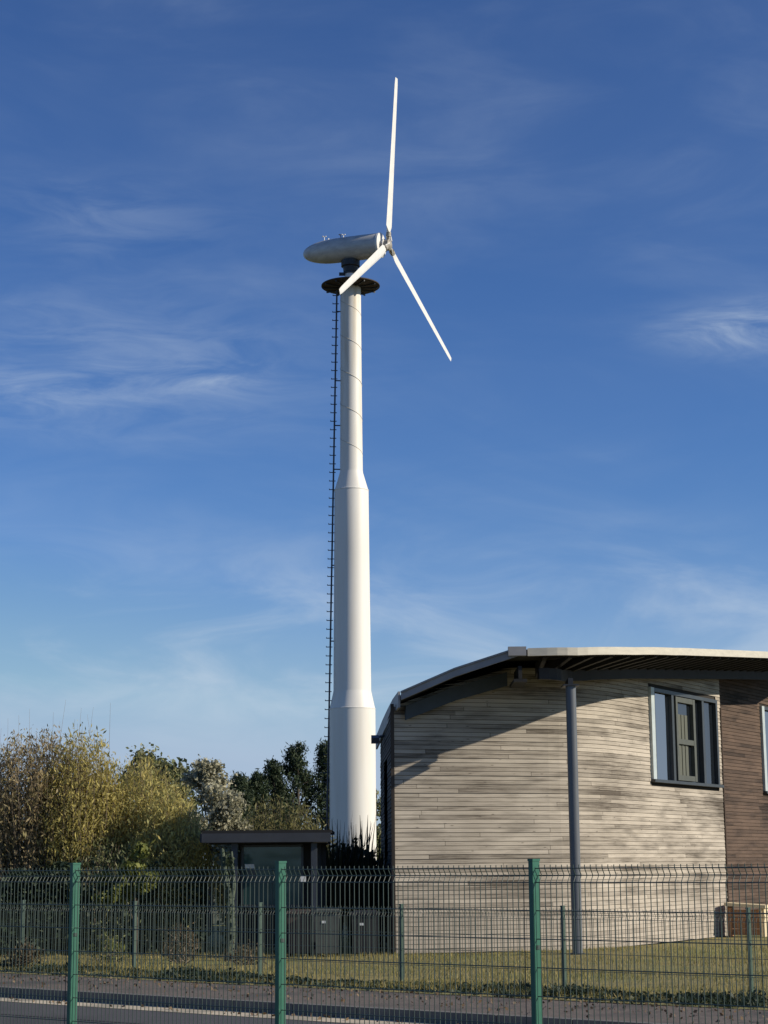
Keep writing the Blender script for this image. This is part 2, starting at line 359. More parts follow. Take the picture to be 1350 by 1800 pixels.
def spline(pts, n):
    """Catmull-Rom through points, n samples per span"""
    P = [Vector(p) for p in pts]; P = [2*P[0]-P[1]] + P + [2*P[-1]-P[-2]]; out = []
    for i in range(1, len(P)-2):
        for k in range(n):
            t = k/n
            out.append(0.5*((2*P[i]) + (P[i+1]-P[i-1])*t + (2*P[i-1]-5*P[i]+4*P[i+1]-P[i+2])*t*t + (3*P[i]-P[i-1]-3*P[i+1]+P[i+2])*t**3))
    out.append(P[-2]); return out
def resample(pl, step):
    out = [pl[0]]; acc = 0.0
    L_ = [0.0]
    for a, b in zip(pl, pl[1:]): L_.append(L_[-1]+(b-a).length)
    n = max(1, round(L_[-1]/step)); k = 0; out = []
    for i in range(n+1):
        d = L_[-1]*i/n
        while k < len(pl)-2 and L_[k+1] < d: k += 1
        t = (d-L_[k])/(L_[k+1]-L_[k]); out.append(pl[k].lerp(pl[k+1], t))
    return out
def normals2(pl):                                # outward = to the right of travel (towards the camera side)
    out = []
    for i in range(len(pl)):
        t = (pl[min(i+1, len(pl)-1)]-pl[max(i-1, 0)]).normalized(); out.append(Vector((t.y, -t.x)))
    return out

# ------------------------------------------------------------------ ground, road, pavement
U = Vector((0.770, -0.638, 0)); NN = Vector((0.638, 0.770, 0))        # along and across the road
def rp(off, s, z): return NN*off + U*s + Vector((0, 0, z))
def band_sheet(name, o0, o1, z, m, s0=-90, s1=60, ns=60, no=4, jit=0.0):
    b = MB()
    g = [[rp(o0+(o1-o0)*j/no, s0+(s1-s0)*i/ns, z+(rnd.uniform(-jit, jit) if jit else 0)) for j in range(no+1)] for i in range(ns+1)]
    for i in range(ns):
        for j in range(no): b.face((g[i][j], g[i+1][j], g[i+1][j+1], g[i][j+1]))
    return tag(b.build(name, m), kind='structure')
gb = MB(); S = 3000
gb.face(((-S, -S, -0.30), (S, -S, -0.30), (S, S, -0.30), (-S, S, -0.30)))
tag(gb.build('ground', M['soil']), kind='structure')
band_sheet('road', 12.05, 15.0, -0.120, M['asphalt'])
band_sheet('road_joint', 13.70, 13.735, -0.116, M['rubber'], ns=100, no=1)
band_sheet('gutter', 15.0, 15.5, -0.116, M['gutter'])
kb = MB()
for i in range(-60, 40):                           # kerbstones with open joints
    p = rp(15.56, i*0.915, -0.075)
    kb.box(p, (0.905, 0.125, 0.15), Matrix.Rotation(math.atan2(U.y, U.x), 3, 'Z'))
tag(kb.build('kerb', M['kerb']), kind='structure')
band_sheet('pavement', 15.62, 17.55, -0.006, M['pavement'], jit=0.004, ns=120)
band_sheet('road_verge', 6.0, 12.05, -0.02, M['meadow'])
lb = MB()                                          # lawn, gently uneven, running back past the building
ns, no = 120, 60
def lawn_z(off, s): return 0.0 + 0.035*math.sin(s*0.9+off*0.4)*math.cos(off*0.7) * (1 if off > 18 else 0)
g = []
for i in range(ns+1):
    s_ = -70+110*i/ns; r_ = []
    for j in range(no+1):
        off = 17.55+17*(j/no)**1.3
        r_.append(rp(off, s_, lawn_z(off, s_)*0.6))
    g.append(r_)
for i in range(ns):
    for j in range(no): lb.face((g[i][j], g[i+1][j], g[i+1][j+1], g[i][j+1]))
tag(lb.build('lawn', M['lawn'], smooth=True), kind='structure')
fb = MB(); fb.face((rp(34.4, -500, -0.03), rp(34.4, 500, -0.03), rp(1200, 500, -0.03), rp(1200, -500, -0.03)))
tag(fb.build('meadow', M['meadow']), kind='structure')

# ------------------------------------------------------------------ timber building
TB = thing('timber_building', (3.0, 34.0, 0), 'curved timber clad building under an overhanging arched roof', 'building')
WALL = [(.14, 32.05), (1.2, 32.33), (2.2, 32.65), (3.12, 33.0), (3.75, 33.5), (4.3, 34.25), (4.8, 35.1), (5.5, 36.29), (6.2, 37.485), (6.9, 38.68)]
EAVE = [(.27, 31.5), (1.17, 31.25), (2.21, 31.0)]
EAVE_R = [(2.21, 31.0), (3.2, 31.05), (4.25, 31.8), (5.1, 32.9), (5.72, 34.0), (6.65, 35.65), (8.15, 38.25), (10.05, 41.5)]
ZT = [(-2, 2.9), (-.114, 4.151), (.27, 4.307), (1.17, 4.668), (2.21, 4.977), (3.2, 4.99), (4.25, 5.074), (5.1, 5.182), (5.72, 5.288), (6.65, 5.441), (8.15, 5.676), (10.05, 5.957), (14, 6.3), (20, 6.5)]
def roof_z(x):
    for (a, za), (b, zb) in zip(ZT, ZT[1:]):
        if x <= b: return za+(zb-za)*max(0, (x-a)/(b-a))
    return ZT[-1][1]
ROOF_T = 0.112
def clad(b, plan, ztop, pitch=0.074, cut=None, jitter=0.004, u0=0.0, seed=1):
    """rows of boards along a plan curve; cut=(u_a,u_b,z_a,z_b) leaves an opening"""
    q = random.Random(seed); nr = normals2(plan); uu = [u0]
    for a, c in zip(plan, plan[1:]): uu.append(uu[-1]+(c-a).length)
    zmax = max(ztop(p) for p in plan); row = 0
    while row*pitch < zmax:
        z0 = row*pitch+0.006; z1 = (row+1)*pitch-0.001; d = 0.022+q.uniform(-jitter, jitter)
        for i in range(len(plan)-1):
            a, c = plan[i], plan[i+1]; ta = min(z1, ztop(a)); tc_ = min(z1, ztop(c))
            if ta <= z0 and tc_ <= z0: continue
            ta = max(ta, z0); tc_ = max(tc_, z0)
            if cut and uu[i] >= cut[0]-1e-3 and uu[i+1] <= cut[1]+1e-3 and z1 > cut[2] and z0 < cut[3]: continue
            A = a+nr[i]*d; B = c+nr[i+1]*d; A2 = a+nr[i]*(d-0.008); B2 = c+nr[i+1]*(d-0.008)
            v0, v1 = z0+0.001, z1-0.001
            U4 = ((uu[i], v0), (uu[i+1], v0), (uu[i+1], v1), (uu[i], v1))
            b.face(((A.x, A.y, z0), (B.x, B.y, z0), (B2.x, B2.y, tc_), (A2.x, A2.y, ta)), U4)
            b.face(((a.x, a.y, z0), (c.x, c.y, z0), (B.x, B.y, z0), (A.x, A.y, z0)), ((uu[i], v0), (uu[i+1], v0))*2)
            b.face(((A2.x, A2.y, ta), (B2.x, B2.y, tc_), (c.x, c.y, tc_), (a.x, a.y, ta)), ((uu[i], v1), (uu[i+1], v1))*2)
        row += 1
    return uu
def backing(b, plan, ztop, cut=None, d=-0.003):
    nr = normals2(plan); u = 0
    for i in range(len(plan)-1):
        a, c = plan[i]+nr[i]*d, plan[i+1]+nr[i+1]*d; l_ = (plan[i+1]-plan[i]).length
        spans = [(0, None)]
        if cut and u >= cut[0]-1e-3 and u+l_ <= cut[1]+1e-3: spans = [(0, cut[2]), (cut[3], None)]
        for za, zb in spans:
            ta = ztop(plan[i]) if zb is None else zb; tb = ztop(plan[i+1]) if zb is None else zb
            b.face(((a.x, a.y, za), (c.x, c.y, za), (c.x, c.y, tb), (a.x, a.y, ta)))
        u += l_
wcurve = spline([V2(p) for p in WALL[:7]], 6)
win_a, win_b = Vector((4.965, 35.38)), Vector((6.775, 38.47))            # window jambs on the straight part
dirw = (win_b-win_a).normalized(); nw = Vector((dirw.y, -dirw.x))
wplan = resample(wcurve, 0.22) + resample([V2(WALL[6]), win_a], 0.3)[1:] + resample([win_a, win_b], 0.35)[1:] + [V2(WALL[9])]
ul = [0.0]
for a, c in zip(wplan, wplan[1:]): ul.append(ul[-1]+(c-a).length)
iu = lambda P: ul[min(range(len(wplan)), key=lambda i: (wplan[i]-P).length)]
ua, ub = iu(win_a), iu(win_b); WZ0, WZ1 = 2.96, 4.74
top_f = lambda p: roof_z(p.x)-ROOF_T-0.02
b = MB(); clad(b, wplan, top_f, cut=(ua, ub, WZ0-0.02, WZ1+0.02)); wall = b.build('wall', M['wood'], TB, uv=True)
wall['label'] = 'curved wall of silvered horizontal boards'
b = MB(); backing(b, wplan, top_f, (ua, ub, WZ0, WZ1)); b.build('wall_lining', M['cavity'], wall)
b = MB(); e = V2(WALL[9]); ein = e - nw*0.42                              # end return of the curved wall
b.box(((e.x+ein.x)/2+nw.x*0.02, (e.y+ein.y)/2+nw.y*0.02, 2.3), (0.05, 0.46, 4.6), Matrix.Rotation(math.atan2(nw.y, nw.x)-math.pi/2, 3, 'Z'))
b.build('corner_board', M['wood_brown'], wall)
b = MB(); b.box((0.115, 32.06, 2.1), (0.06, 0.09, 4.15)); b.build('corner_board', M['wood_dark'], wall)
# recessed brown wall on the right
w2a = V2(WALL[9]) - nw*0.40 - dirw*0.3
w2 = [w2a + dirw*x for x in (0, 0.6, 1.2, 1.9, 2.6, 3.3, 3.92, 4.8, 5.7, 6.7, 8.0, 9.5)]
w2cut = (3.92-1e-3, 6.7+1e-3, 2.96, 4.9)
b = MB(); clad(b, w2, lambda p: roof_z(p.x)-ROOF_T-0.02, cut=w2cut, u0=0.0, seed=5); wall2 = b.build('wall', M['wood_brown'], TB, uv=True)
wall2['label'] = 'recessed wall of brown boards'
b = MB(); backing(b, w2, lambda p: roof_z(p.x)-ROOF_T-0.02, w2cut); b.build('wall_lining', M['cavity'], wall2)
# left side wall, running away from the camera, in shade, with a deep doorway
side = [Vector((-.10, 40.0)), Vector((-.07, 38.2)), Vector((-.02, 36.6)), Vector((.04, 34.9)), Vector((.075, 33.9)), Vector((.10, 33.0)), Vector((.12, 32.1))]
b = MB(); clad(b, side, lambda p: roof_z(p.x)-ROOF_T, cut=(3.3, 5.2, -1, 3.35), seed=9); wall3 = b.build('wall', M['wood_dark'], TB, uv=True)
wall3['label'] = 'shaded side wall of dark boards'
b = MB(); backing(b, side, lambda p: roof_z(p.x)-ROOF_T, None, d=-0.25); b.build('wall_lining', M['cavity'], wall3)
b = MB(); b.tube([(-.02, 36.3, 3.92), (-.20, 36.2, 3.88)], 0.025, 8); b.box((-.20, 36.15, 3.84), (0.16, 0.13, 0.12), Matrix.Rotation(0.5, 3, 'X'))
b.build('floodlight', M['column_paint'], TB)
# rear walls close the volume
b = MB()
rear = [Vector((9.5, 43.9)), Vector((7.5, 45)), Vector((3, 43.5)), Vector((-.10, 40.0))]
nr = [Vector((0, 0))]*4
for a, c in zip(rear, rear[1:]):
    b.face(((a.x, a.y, 0), (c.x, c.y, 0), (c.x, c.y, roof_z(c.x)-ROOF_T), (a.x, a.y, roof_z(a.x)-ROOF_T)))
b.build('rear_wall', M['cavity'], TB)
# roof
lf = spline([V2(p) for p in EAVE], 6); rf = spline([V2(p) for p in EAVE_R], 6)
front = lf + rf[1:]
backl = [Vector((-.20, 40.6)).lerp(Vector((3.2, 44.2)), min(1, k/(len(front)*0.55))) if k < len(front)*0.55 else Vector((3.2, 44.2)).lerp(Vector((11.0, 46.5)), (k-len(front)*0.55)/(len(front)*0.45)) for k in range(len(front))]
def zb_(k): return 4.13 + 1.1*math.sin(math.pi*0.5*k/len(front))
b = MB(); NB = 6
def rpt(k, j, dz):
    t = j/NB; p = front[k].lerp(backl[k], t); z0 = roof_z(front[k].x); z = z0+(zb_(k)-z0)*t + 0.35*math.sin(math.pi*t)*min(1, k/10)
    return Vector((p.x, p.y, z+dz))
for k in range(len(front)-1):
    for j in range(NB):
        b.face((rpt(k, j, 0), rpt(k+1, j, 0), rpt(k+1, j+1, 0), rpt(k, j+1, 0)))
        b.face((rpt(k, j, -ROOF_T+.01), rpt(k, j+1, -ROOF_T+.01), rpt(k+1, j+1, -ROOF_T+.01), rpt(k+1, j, -ROOF_T+.01)))
for j in range(NB):
    b.face((rpt(0, j, -ROOF_T+.01), rpt(0, j, 0), rpt(0, j+1, 0), rpt(0, j+1, -ROOF_T+.01)))
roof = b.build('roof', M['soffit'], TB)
ln = normals2(lf); rn = normals2(rf)
zl = [roof_z(p.x) for p in lf]; zr = [roof_z(p.x) for p in rf]
b = MB(); b.strip(lf, [z-ROOF_T for z in zl], [z+.004 for z in zl], 0.03, ln)
b.strip(lf, [z+.006 for z in zl], [z+.036 for z in zl], 0.055, ln)
fa = b.build('fascia', M['roof_grey'], roof); fa['label'] = 'grey verge fascia along the falling roof edge'
b = MB(); b.strip(rf[1:], [z-ROOF_T for z in zr[1:]], [z+.018 for z in zr[1:]], 0.035, rn[1:])
fc = b.build('fascia', M['fascia_cream'], roof); fc['label'] = 'sunlit cream eaves fascia'
b = MB()                                           # folded cap where the two fascias meet
b.box((2.20, 30.985, roof_z(2.21)-0.03), (0.30, 0.12, 0.15), Matrix.Rotation(0.0, 3, 'Z')); b.build('corner_cap', M['roof_grey'], roof)
# left edge trim, running back
b = MB()
le = [Vector((.25, 31.52)), Vector((.16, 32.6)), Vector((.06, 34.6)), Vector((-.03, 36.6)), Vector((-.10, 38.4)), Vector((-.18, 40.4))]
le = le[::-1]; nle = normals2(le)
zle = [4.313+(4.14-4.313)*i/5 for i in range(6)][::-1]
b.strip(le, [z-0.24 for z in zle], [z+.03 for z in zle], 0.035, nle); b.build('gutter_board', M['roof_grey'], roof)
# rafters under the eaves
erf = resample(rf, 0.47); en = normals2(erf)
b0 = None
for k in range(1, len(erf)-4):
    p = erf[k]; n_ = en[k]; t_ = Vector((-n_.y, n_.x)); z = roof_z(p.x)-ROOF_T
    a = p-n_*0.14; c = p-n_*1.3; m_ = MB()
    zc = roof_z(c.x)-ROOF_T if False else z
    hw = t_*0.035
    A = [Vector((q.x, q.y, zz)) for q, zz in ((a-hw, z-0.03), (a+hw, z-0.03), (c+hw, z-0.24), (c-hw, z-0.24), (a-hw, z+.005), (a+hw, z+.005), (c+hw, z+.005), (c-hw, z+.005))]
    for f in ((0, 3, 2, 1), (4, 5, 6, 7), (0, 1, 5, 4), (1, 2, 6, 5), (2, 3, 7, 6), (3, 0, 4, 7)): m_.face([A[i] for i in f])
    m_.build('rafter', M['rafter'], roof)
# beam carried by the column, following the eaves inside the edge
bp_ = [p-n_*(0.35+0.80*min(1, max(0, (p.x-2.6)/1.2))) for p, n_ in zip(rf, rn)][2:]
bz = [roof_z(p.x)-ROOF_T for p in rf][2:]
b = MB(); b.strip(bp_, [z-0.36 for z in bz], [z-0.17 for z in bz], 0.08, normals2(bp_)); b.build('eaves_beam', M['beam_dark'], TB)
vb = [p-Vector((0, 0)) for p in spline([Vector((.33, 31.98)), Vector((1.2, 32.20)), Vector((2.1, 32.45))], 6)]
b = MB(); b.strip(vb, [roof_z(p.x)-0.44 for p in vb], [roof_z(p.x)-0.20 for p in vb], 0.07, normals2(vb)); b.build('verge_beam', M['verge_paint'], TB)
b = MB(); b.box((2.25, 31.6, 4.47), (0.22, 1.1, 0.05)); b.box((2.25, 31.6, 4.60), (0.06, 1.1, 0.22)); b.build('corner_bracket', M['soffit'], TB)
# round steel column
b = MB(); b.lathe([(0.086, -0.1), (0.086, 4.38)], (3.10, 31.22, 0), 28); col_ = b.build('column', M['column_paint'], TB, smooth=40)
b = MB(); b.lathe([(0.135, 0.0), (0.135, 0.02), (0.12, 0.035)], (3.10, 31.22, 0), 28); b.build('base_plate', M['frame_grey'], col_)
b = MB(); b.box((3.10, 31.36, 4.395), (0.26, 0.50, 0.025)); b.box((3.10, 31.45, 4.46), (0.08, 0.50, 0.11)); b.build('head_plate', M['dark_steel'], col_)
# windows
def wp(A, D, Nn, u, z, d): p = A + D*u + Nn*d; return Vector((p.x, p.y, z))
def bar(b, A, D, Nn, u0, u1, z0, z1, d0, d1):
    P = [wp(A, D, Nn, u, z, d) for z in (z0, z1) for u, d in ((u0, d1), (u1, d1), (u1, d0), (u0, d0))]
    for f in ((0, 3, 2, 1), (4, 5, 6, 7), (0, 1, 5, 4), (1, 2, 6, 5), (2, 3, 7, 6), (3, 0, 4, 7)): b.face([P[i] for i in f])
def window(A, D, Nn, wid, z0, z1, label, full=True):
    f_ = MB(); bar(f_, A, D, Nn, 0.10, wid, z1-0.07, z1, -0.10, 0.055); bar(f_, A, D, Nn, wid-0.09, wid, z0+0.05, z1-0.072, -0.10, 0.053)
    W = f_.build('window', M['frame_grey'], TB); W['label'] = label
    s_ = MB(); bar(s_, A, D, Nn, -0.02, wid+0.05, z0-0.005, z0+0.05, -0.06, 0.11); s_.build('sill', M['frame_grey'], W)
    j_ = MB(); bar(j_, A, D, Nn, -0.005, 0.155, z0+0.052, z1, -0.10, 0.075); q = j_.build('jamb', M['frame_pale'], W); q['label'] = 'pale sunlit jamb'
    k_ = MB(); bar(k_, A, D, Nn, 0.16, 0.31, z0+0.052, z1-0.072, -0.10, 0.02); k_.build('jamb_liner', M['dark_steel'], W)
    t = lambda f: 0.31+(wid-0.40)*f
    for fr in (0.265, 0.775):
        m_ = MB(); bar(m_, A, D, Nn, t(fr)-0.055, t(fr)+0.055, z0+0.052, z1-0.072, -0.08, 0.045); m_.build('mullion', M['frame_grey'], W)
    panes = [(0.0, 0.265, 'glass_bright'), (0.775, 1.0, 'glass')]
    for a, c, mm in panes:
        g_ = MB(); bar(g_, A, D, Nn, t(a)+0.02, t(c)-0.02, z0+0.06, z1-0.08, -0.035, -0.025); g_.build('pane', M[mm], W)
    # casement with a transom, pale blinds hanging behind it
    ca, cc = t(0.30), t(0.62)
    s2 = MB()
    zm = z0+(z1-z0)*0.47
    bar(s2, A, D, Nn, ca, ca+0.09, z0+0.07, z1-0.09, -0.02, 0.065); bar(s2, A, D, Nn, cc-0.11, cc, z0+0.07, z1-0.09, -0.02, 0.065)
    for zz in (z0+0.072, z1-0.19, zm-0.06): bar(s2, A, D, Nn, ca+0.092, cc-0.112, zz, zz+0.10, -0.02, 0.062)
    sa = s2.build('casement', M['frame_olive'], W)
    g_ = MB(); bar(g_, A, D, Nn, ca+0.08, cc-0.10, z0+0.1, z1-0.12, -0.012, -0.006); g_.build('pane', M['glass'], sa)
    bl = MB()
    for q in range(7):
        u0 = ca+0.10+q*(cc-ca-0.40)/7; bar(bl, A, D, Nn, u0, u0+(cc-ca-0.40)/7-0.012, z0+0.09, z1-0.42, -0.002, 0.012+0.01*(q % 2))
    bl.build('blind', M['blind'], sa)
    g_ = MB(); bar(g_, A, D, Nn, cc+0.02, t(0.775)-0.06, z0+0.06, z1-0.08, -0.06, -0.05); g_.build('pane', M['glass'], W)
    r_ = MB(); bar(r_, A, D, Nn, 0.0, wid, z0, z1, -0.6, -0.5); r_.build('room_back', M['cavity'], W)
    return W
window(win_a, dirw, nw, (win_b-win_a).length, WZ0, WZ1, 'grey framed window with an olive casement')
window(w2a+dirw*3.92, dirw, nw, 2.78, 2.96, 4.9, 'window at the edge of the recessed brown wall')

# ------------------------------------------------------------------ wind turbine
TX, TY = -1.115, 63.0
WT = thing('wind_turbine', (TX, TY, 0), 'small three bladed wind turbine on a stepped white tower', 'wind turbine')
prof = [(.785, 0), (.775, 3), (.775, 6.58), (.765, 6.62), (.645, 7.17), (.637, 7.22), (.600, 12), (.588, 14.07), (.578, 14.12), (.404, 14.72), (.394, 14.80), (.372, 18), (.360, 21.36)]
m, t, bs = newmat('tower_paint'); n = t.nodes; l = t.links
tcn = n.new('ShaderNodeTexCoord'); sp = n.new('ShaderNodeSeparateXYZ'); l.new(tcn.outputs['Object'], sp.inputs[0])
nz = n.new('ShaderNodeTexNoise'); nz.inputs['Scale'].default_value = 2.2; nz.inputs['Detail'].default_value = 6
mp = n.new('ShaderNodeMapping'); mp.inputs['Scale'].default_value = (1.5, 1.5, 0.16); l.new(tcn.outputs['Object'], mp.inputs[0]); l.new(mp.outputs[0], nz.inputs['Vector'])
hi = n.new('ShaderNodeMapRange'); hi.inputs['From Min'].default_value = 15.0; hi.inputs['From Max'].default_value = 21.5; l.new(sp.outputs[2], hi.inputs['Value'])
nm = n.new('ShaderNodeMapRange'); nm.inputs['From Min'].default_value = 0.40; nm.inputs['From Max'].default_value = 0.72; l.new(nz.outputs['Fac'], nm.inputs['Value'])
mu = n.new('ShaderNodeMath'); mu.operation = 'MULTIPLY'; l.new(hi.outputs[0], mu.inputs[0]); l.new(nm.outputs[0], mu.inputs[1])
ad = n.new('ShaderNodeMath'); ad.operation = 'ADD'; l.new(mu.outputs[0], ad.inputs[0])
n2 = n.new('ShaderNodeMath'); n2.operation = 'MULTIPLY'; n2.inputs[1].default_value = 0.18; l.new(nm.outputs[0], n2.inputs[0]); l.new(n2.outputs[0], ad.inputs[1])
mx = n.new('ShaderNodeMix'); mx.data_type = 'RGBA'; l.new(ad.outputs[0], mx.inputs['Factor']); mx.inputs['A'].default_value = (0.79, 0.77, 0.71, 1); mx.inputs['B'].default_value = (0.56, 0.47, 0.33, 1)
l.new(mx.outputs['Result'], bs.inputs['Base Color']); bs.inputs['Roughness'].default_value = 0.5
M['tower_paint'] = m
b = MB(); b.lathe(prof, (TX, TY, 0), 64); tower = b.build('tower', m, WT, smooth=12)
b = MB(); pts = []
for i in range(0, 5*40+1):                          # weld line winding up the top section
    a = -i/40*2*math.pi+2.0; z = 14.95+i/40*1.24; r = .392-(z-14.8)/6.56*.034+.001
    pts.append((TX+r*math.cos(a), TY+r*math.sin(a), z))
b.tube(pts, 0.009, 5); b.build('spiral_weld', M['seam'], tower, smooth=True)
for zz, rr in ((6.60, .776), (14.10, .590)):
    b = MB(); b.lathe([(rr, zz-.02), (rr+.006, zz-.015), (rr+.006, zz+.012), (rr-.01, zz+.02)], (TX, TY, 0), 64); b.build('flange', M['white_paint'], tower, smooth=30)
# ladder: one rail with step pegs, leaning slightly in towards the top
def rail(z): return Vector((-1.93+(z-5.0)*0.0206, TY-0.05, z))
b = MB(); b.tube([rail(1.2), rail(21.25)], 0.030, 8); ladder = b.build('ladder', M['ladder_steel'], WT)
for zz in (3.2, 8.9, 11.5, 14.85, 16.4, 18.0, 20.5):
    rr = next(r0+(r1-r0)*(zz-z0)/(z1-z0) for (r0, z0), (r1, z1) in zip(prof, prof[1:]) if z0 <= zz <= z1)
    p = rail(zz); b = MB(); b.tube([p, (TX-rr+0.02, TY-0.03, zz)], 0.022, 6); b.build('bracket', M['ladder_steel'], ladder)
pm = MB(); pm.tube([(-.14, 0, 0), (.075, 0, 0)], 0.016, 6); pm.box((-.135, 0, .012), (0.02, .03, .05))
peg0 = None; zz = 1.45
while zz < 21.2:
    loc = rail(zz)-Vector(WT.location)
    if peg0 is None: peg0 = pm.build('rung', M['ladder_steel'], ladder, origin=(0, 0, 0), loc=loc)
    else: copy_child(peg0, ladder, loc)
    zz += 0.302
# service platform
b = MB(); b.lathe([(.33, 21.37), (.985, 21.40), (1.03, 21.42), (1.03, 21.455), (.36, 21.475)], (TX, TY, 0), 48); plat = b.build('platform', M['rusty_grating'], WT, smooth=25)
b = MB()
for k in range(12):
    a = 2*math.pi*k/12; b.box((TX+.68*math.cos(a), TY+.68*math.sin(a), 21.365), (.62, .035, .05), Matrix.Rotation(a, 3, 'Z'))
b.build('platform_rib', M['dark_steel'], plat)
# neck and yaw ring
b = MB(); b.lathe([(.215, 21.46), (.205, 21.88)], (TX, TY, 0), 32); neck = b.build('neck', M['white_steel'], WT, smooth=30)
b = MB(); b.lathe([(.23, 21.87), (.23, 21.93), (.25, 21.94), (.27, 22.12), (.33, 22.15), (.33, 22.36)], (TX, TY, 0), 32); b.build('yaw_ring', M['dark_steel'], neck, smooth=30)
b = MB(); b.box((TX-.30, TY-.06, 21.86), (.20, .12, .09)); b.tube([(TX-.22, TY-.05, 21.86), (TX-.1, TY, 21.9)], .02, 6); b.build('yaw_motor', M['dark_steel'], neck)
# nacelle: blunt tail, near-cylindrical body, axis a
a_ = Vector((.9279, -.3728, -.0116)).normalized(); p_ = Vector((.3729, .9279, 0)).normalized(); q_ = p_.cross(a_)
if q_.z < 0: q_ = -q_
AX = Matrix((p_, q_, a_)).transposed()                # local z -> a
H = Vector((.212, TY-.565, 22.743)); Nc = H - a_*1.42 + Vector((0, 0, .03))
pr = []
for k in range(15):
    th = math.pi/2*k/14; pr.append((max(.004, .435*math.sin(th)**0.9), -.55-1.27*math.cos(th)))
pr += [(.44, -.2), (.44, .5), (.43, 1.02), (.425, 1.16)]
b = MB(); b.lathe(pr, Nc, 40, AX); nac = b.build('nacelle', M['grey_nacelle'], WT, smooth=35)
b = MB(); b.lathe([(.432, 1.09), (.44, 1.10), (.44, 1.17), (.40, 1.185)], Nc, 40, AX); b.build('front_ring', M['white_steel'], nac, smooth=35)
for dd, hh, kind in ((-1.02, .13, 0), (-.86, .05, 2), (-.38, .12, 1), (-.28, .11, 0)):
    base = Nc+a_*dd+q_*.41; b = MB()
    b.tube([base, base+Vector((0, 0, hh+.03))], .017 if kind != 2 else .03, 6)
    if kind != 2:
        b.tube([base+Vector((-.05, 0, hh+.04)), base+Vector((.05, 0, hh+.04))], .012, 6)
        for sx in (-.05, .05): b.lathe([(.01, 0), (.028, .012), (.028, .03), (.008, .045)], base+Vector((sx, 0, hh+.025)), 8)
    b.build('wind_sensor', M['white_steel'] if kind != 1 else M['dark_steel'], nac)
b = MB(); b.tube([Nc+a_*.8-q_*.42, Nc+a_*1.2-q_*.42], .035, 8); b.build('drip_rail', M['white_steel'], nac)
# hub
b = MB(); b.lathe([(.09, -.24), (.09, -.10), (.19, -.09), (.20, .05), (.15, .10), (.06, .13)], H, 24, AX); hub = b.build('hub', M['hub_metal'], WT, smooth=30)
b = MB()
b.lathe([(.12, -.15), (.235, -.145), (.235, -.115), (.12, -.11)], H, 24, AX); b.build('brake_disc', M['white_steel'], hub, smooth=30)
LB, KA, PH = 6.07, .0647, -.0368
for k in range(3):
    tt = PH+k*2*math.pi/3
    rr = (math.cos(tt)*q_ + math.sin(tt)*p_); tg = (-math.sin(tt)*q_ + math.cos(tt)*p_)
    d = (math.cos(KA)*rr+math.sin(KA)*a_).normalized()
    b = MB(); ns_, secs = 22, []
    for i in range(ns_+1):
        f = i/ns_; r = .42+(LB-.42)*f
        ch = .32 if f < .02 else .395-.175*f
        if i == 0: ch = .16
        if f > .985: ch *= .8
        tw = R(7-3*f); cdv = (math.cos(tw)*tg + math.sin(tw)*a_).normalized(); nv = d.cross(cdv).normalized()
        th = ch*(.16-.06*f) if i else .13
        ring = []
        for x, y in ((-.5, 0), (-.30, .5), (0, .46), (.3, .2), (.5, 0), (.3, -.14), (0, -.36), (-.30, -.42)):
            ring.append(H+d*r+cdv*(x*ch)+nv*(y*th))
        secs.append(ring)
    for i in range(ns_):
        for j in range(8):
            b.face((secs[i][j], secs[i][(j+1) % 8], secs[i+1][(j+1) % 8], secs[i+1][j]))
    b.face(secs[0][::-1]); b.face(secs[-1])
    bl = b.build('blade', M['white_steel'], WT)
    b = MB(); b.tube([H+d*.10, H+d*.30, H+d*.30, H+d*.46], [.075, .075, .095, .085], 12); b.build('root_sleeve', M['hub_metal'], bl, smooth=40)
    b = MB(); b.tube([H+d*.14+a_*.10+tg*.08, H+d*.40+a_*.03+tg*.10], .02, 6); b.build('pitch_rod', M['white_steel'], bl)

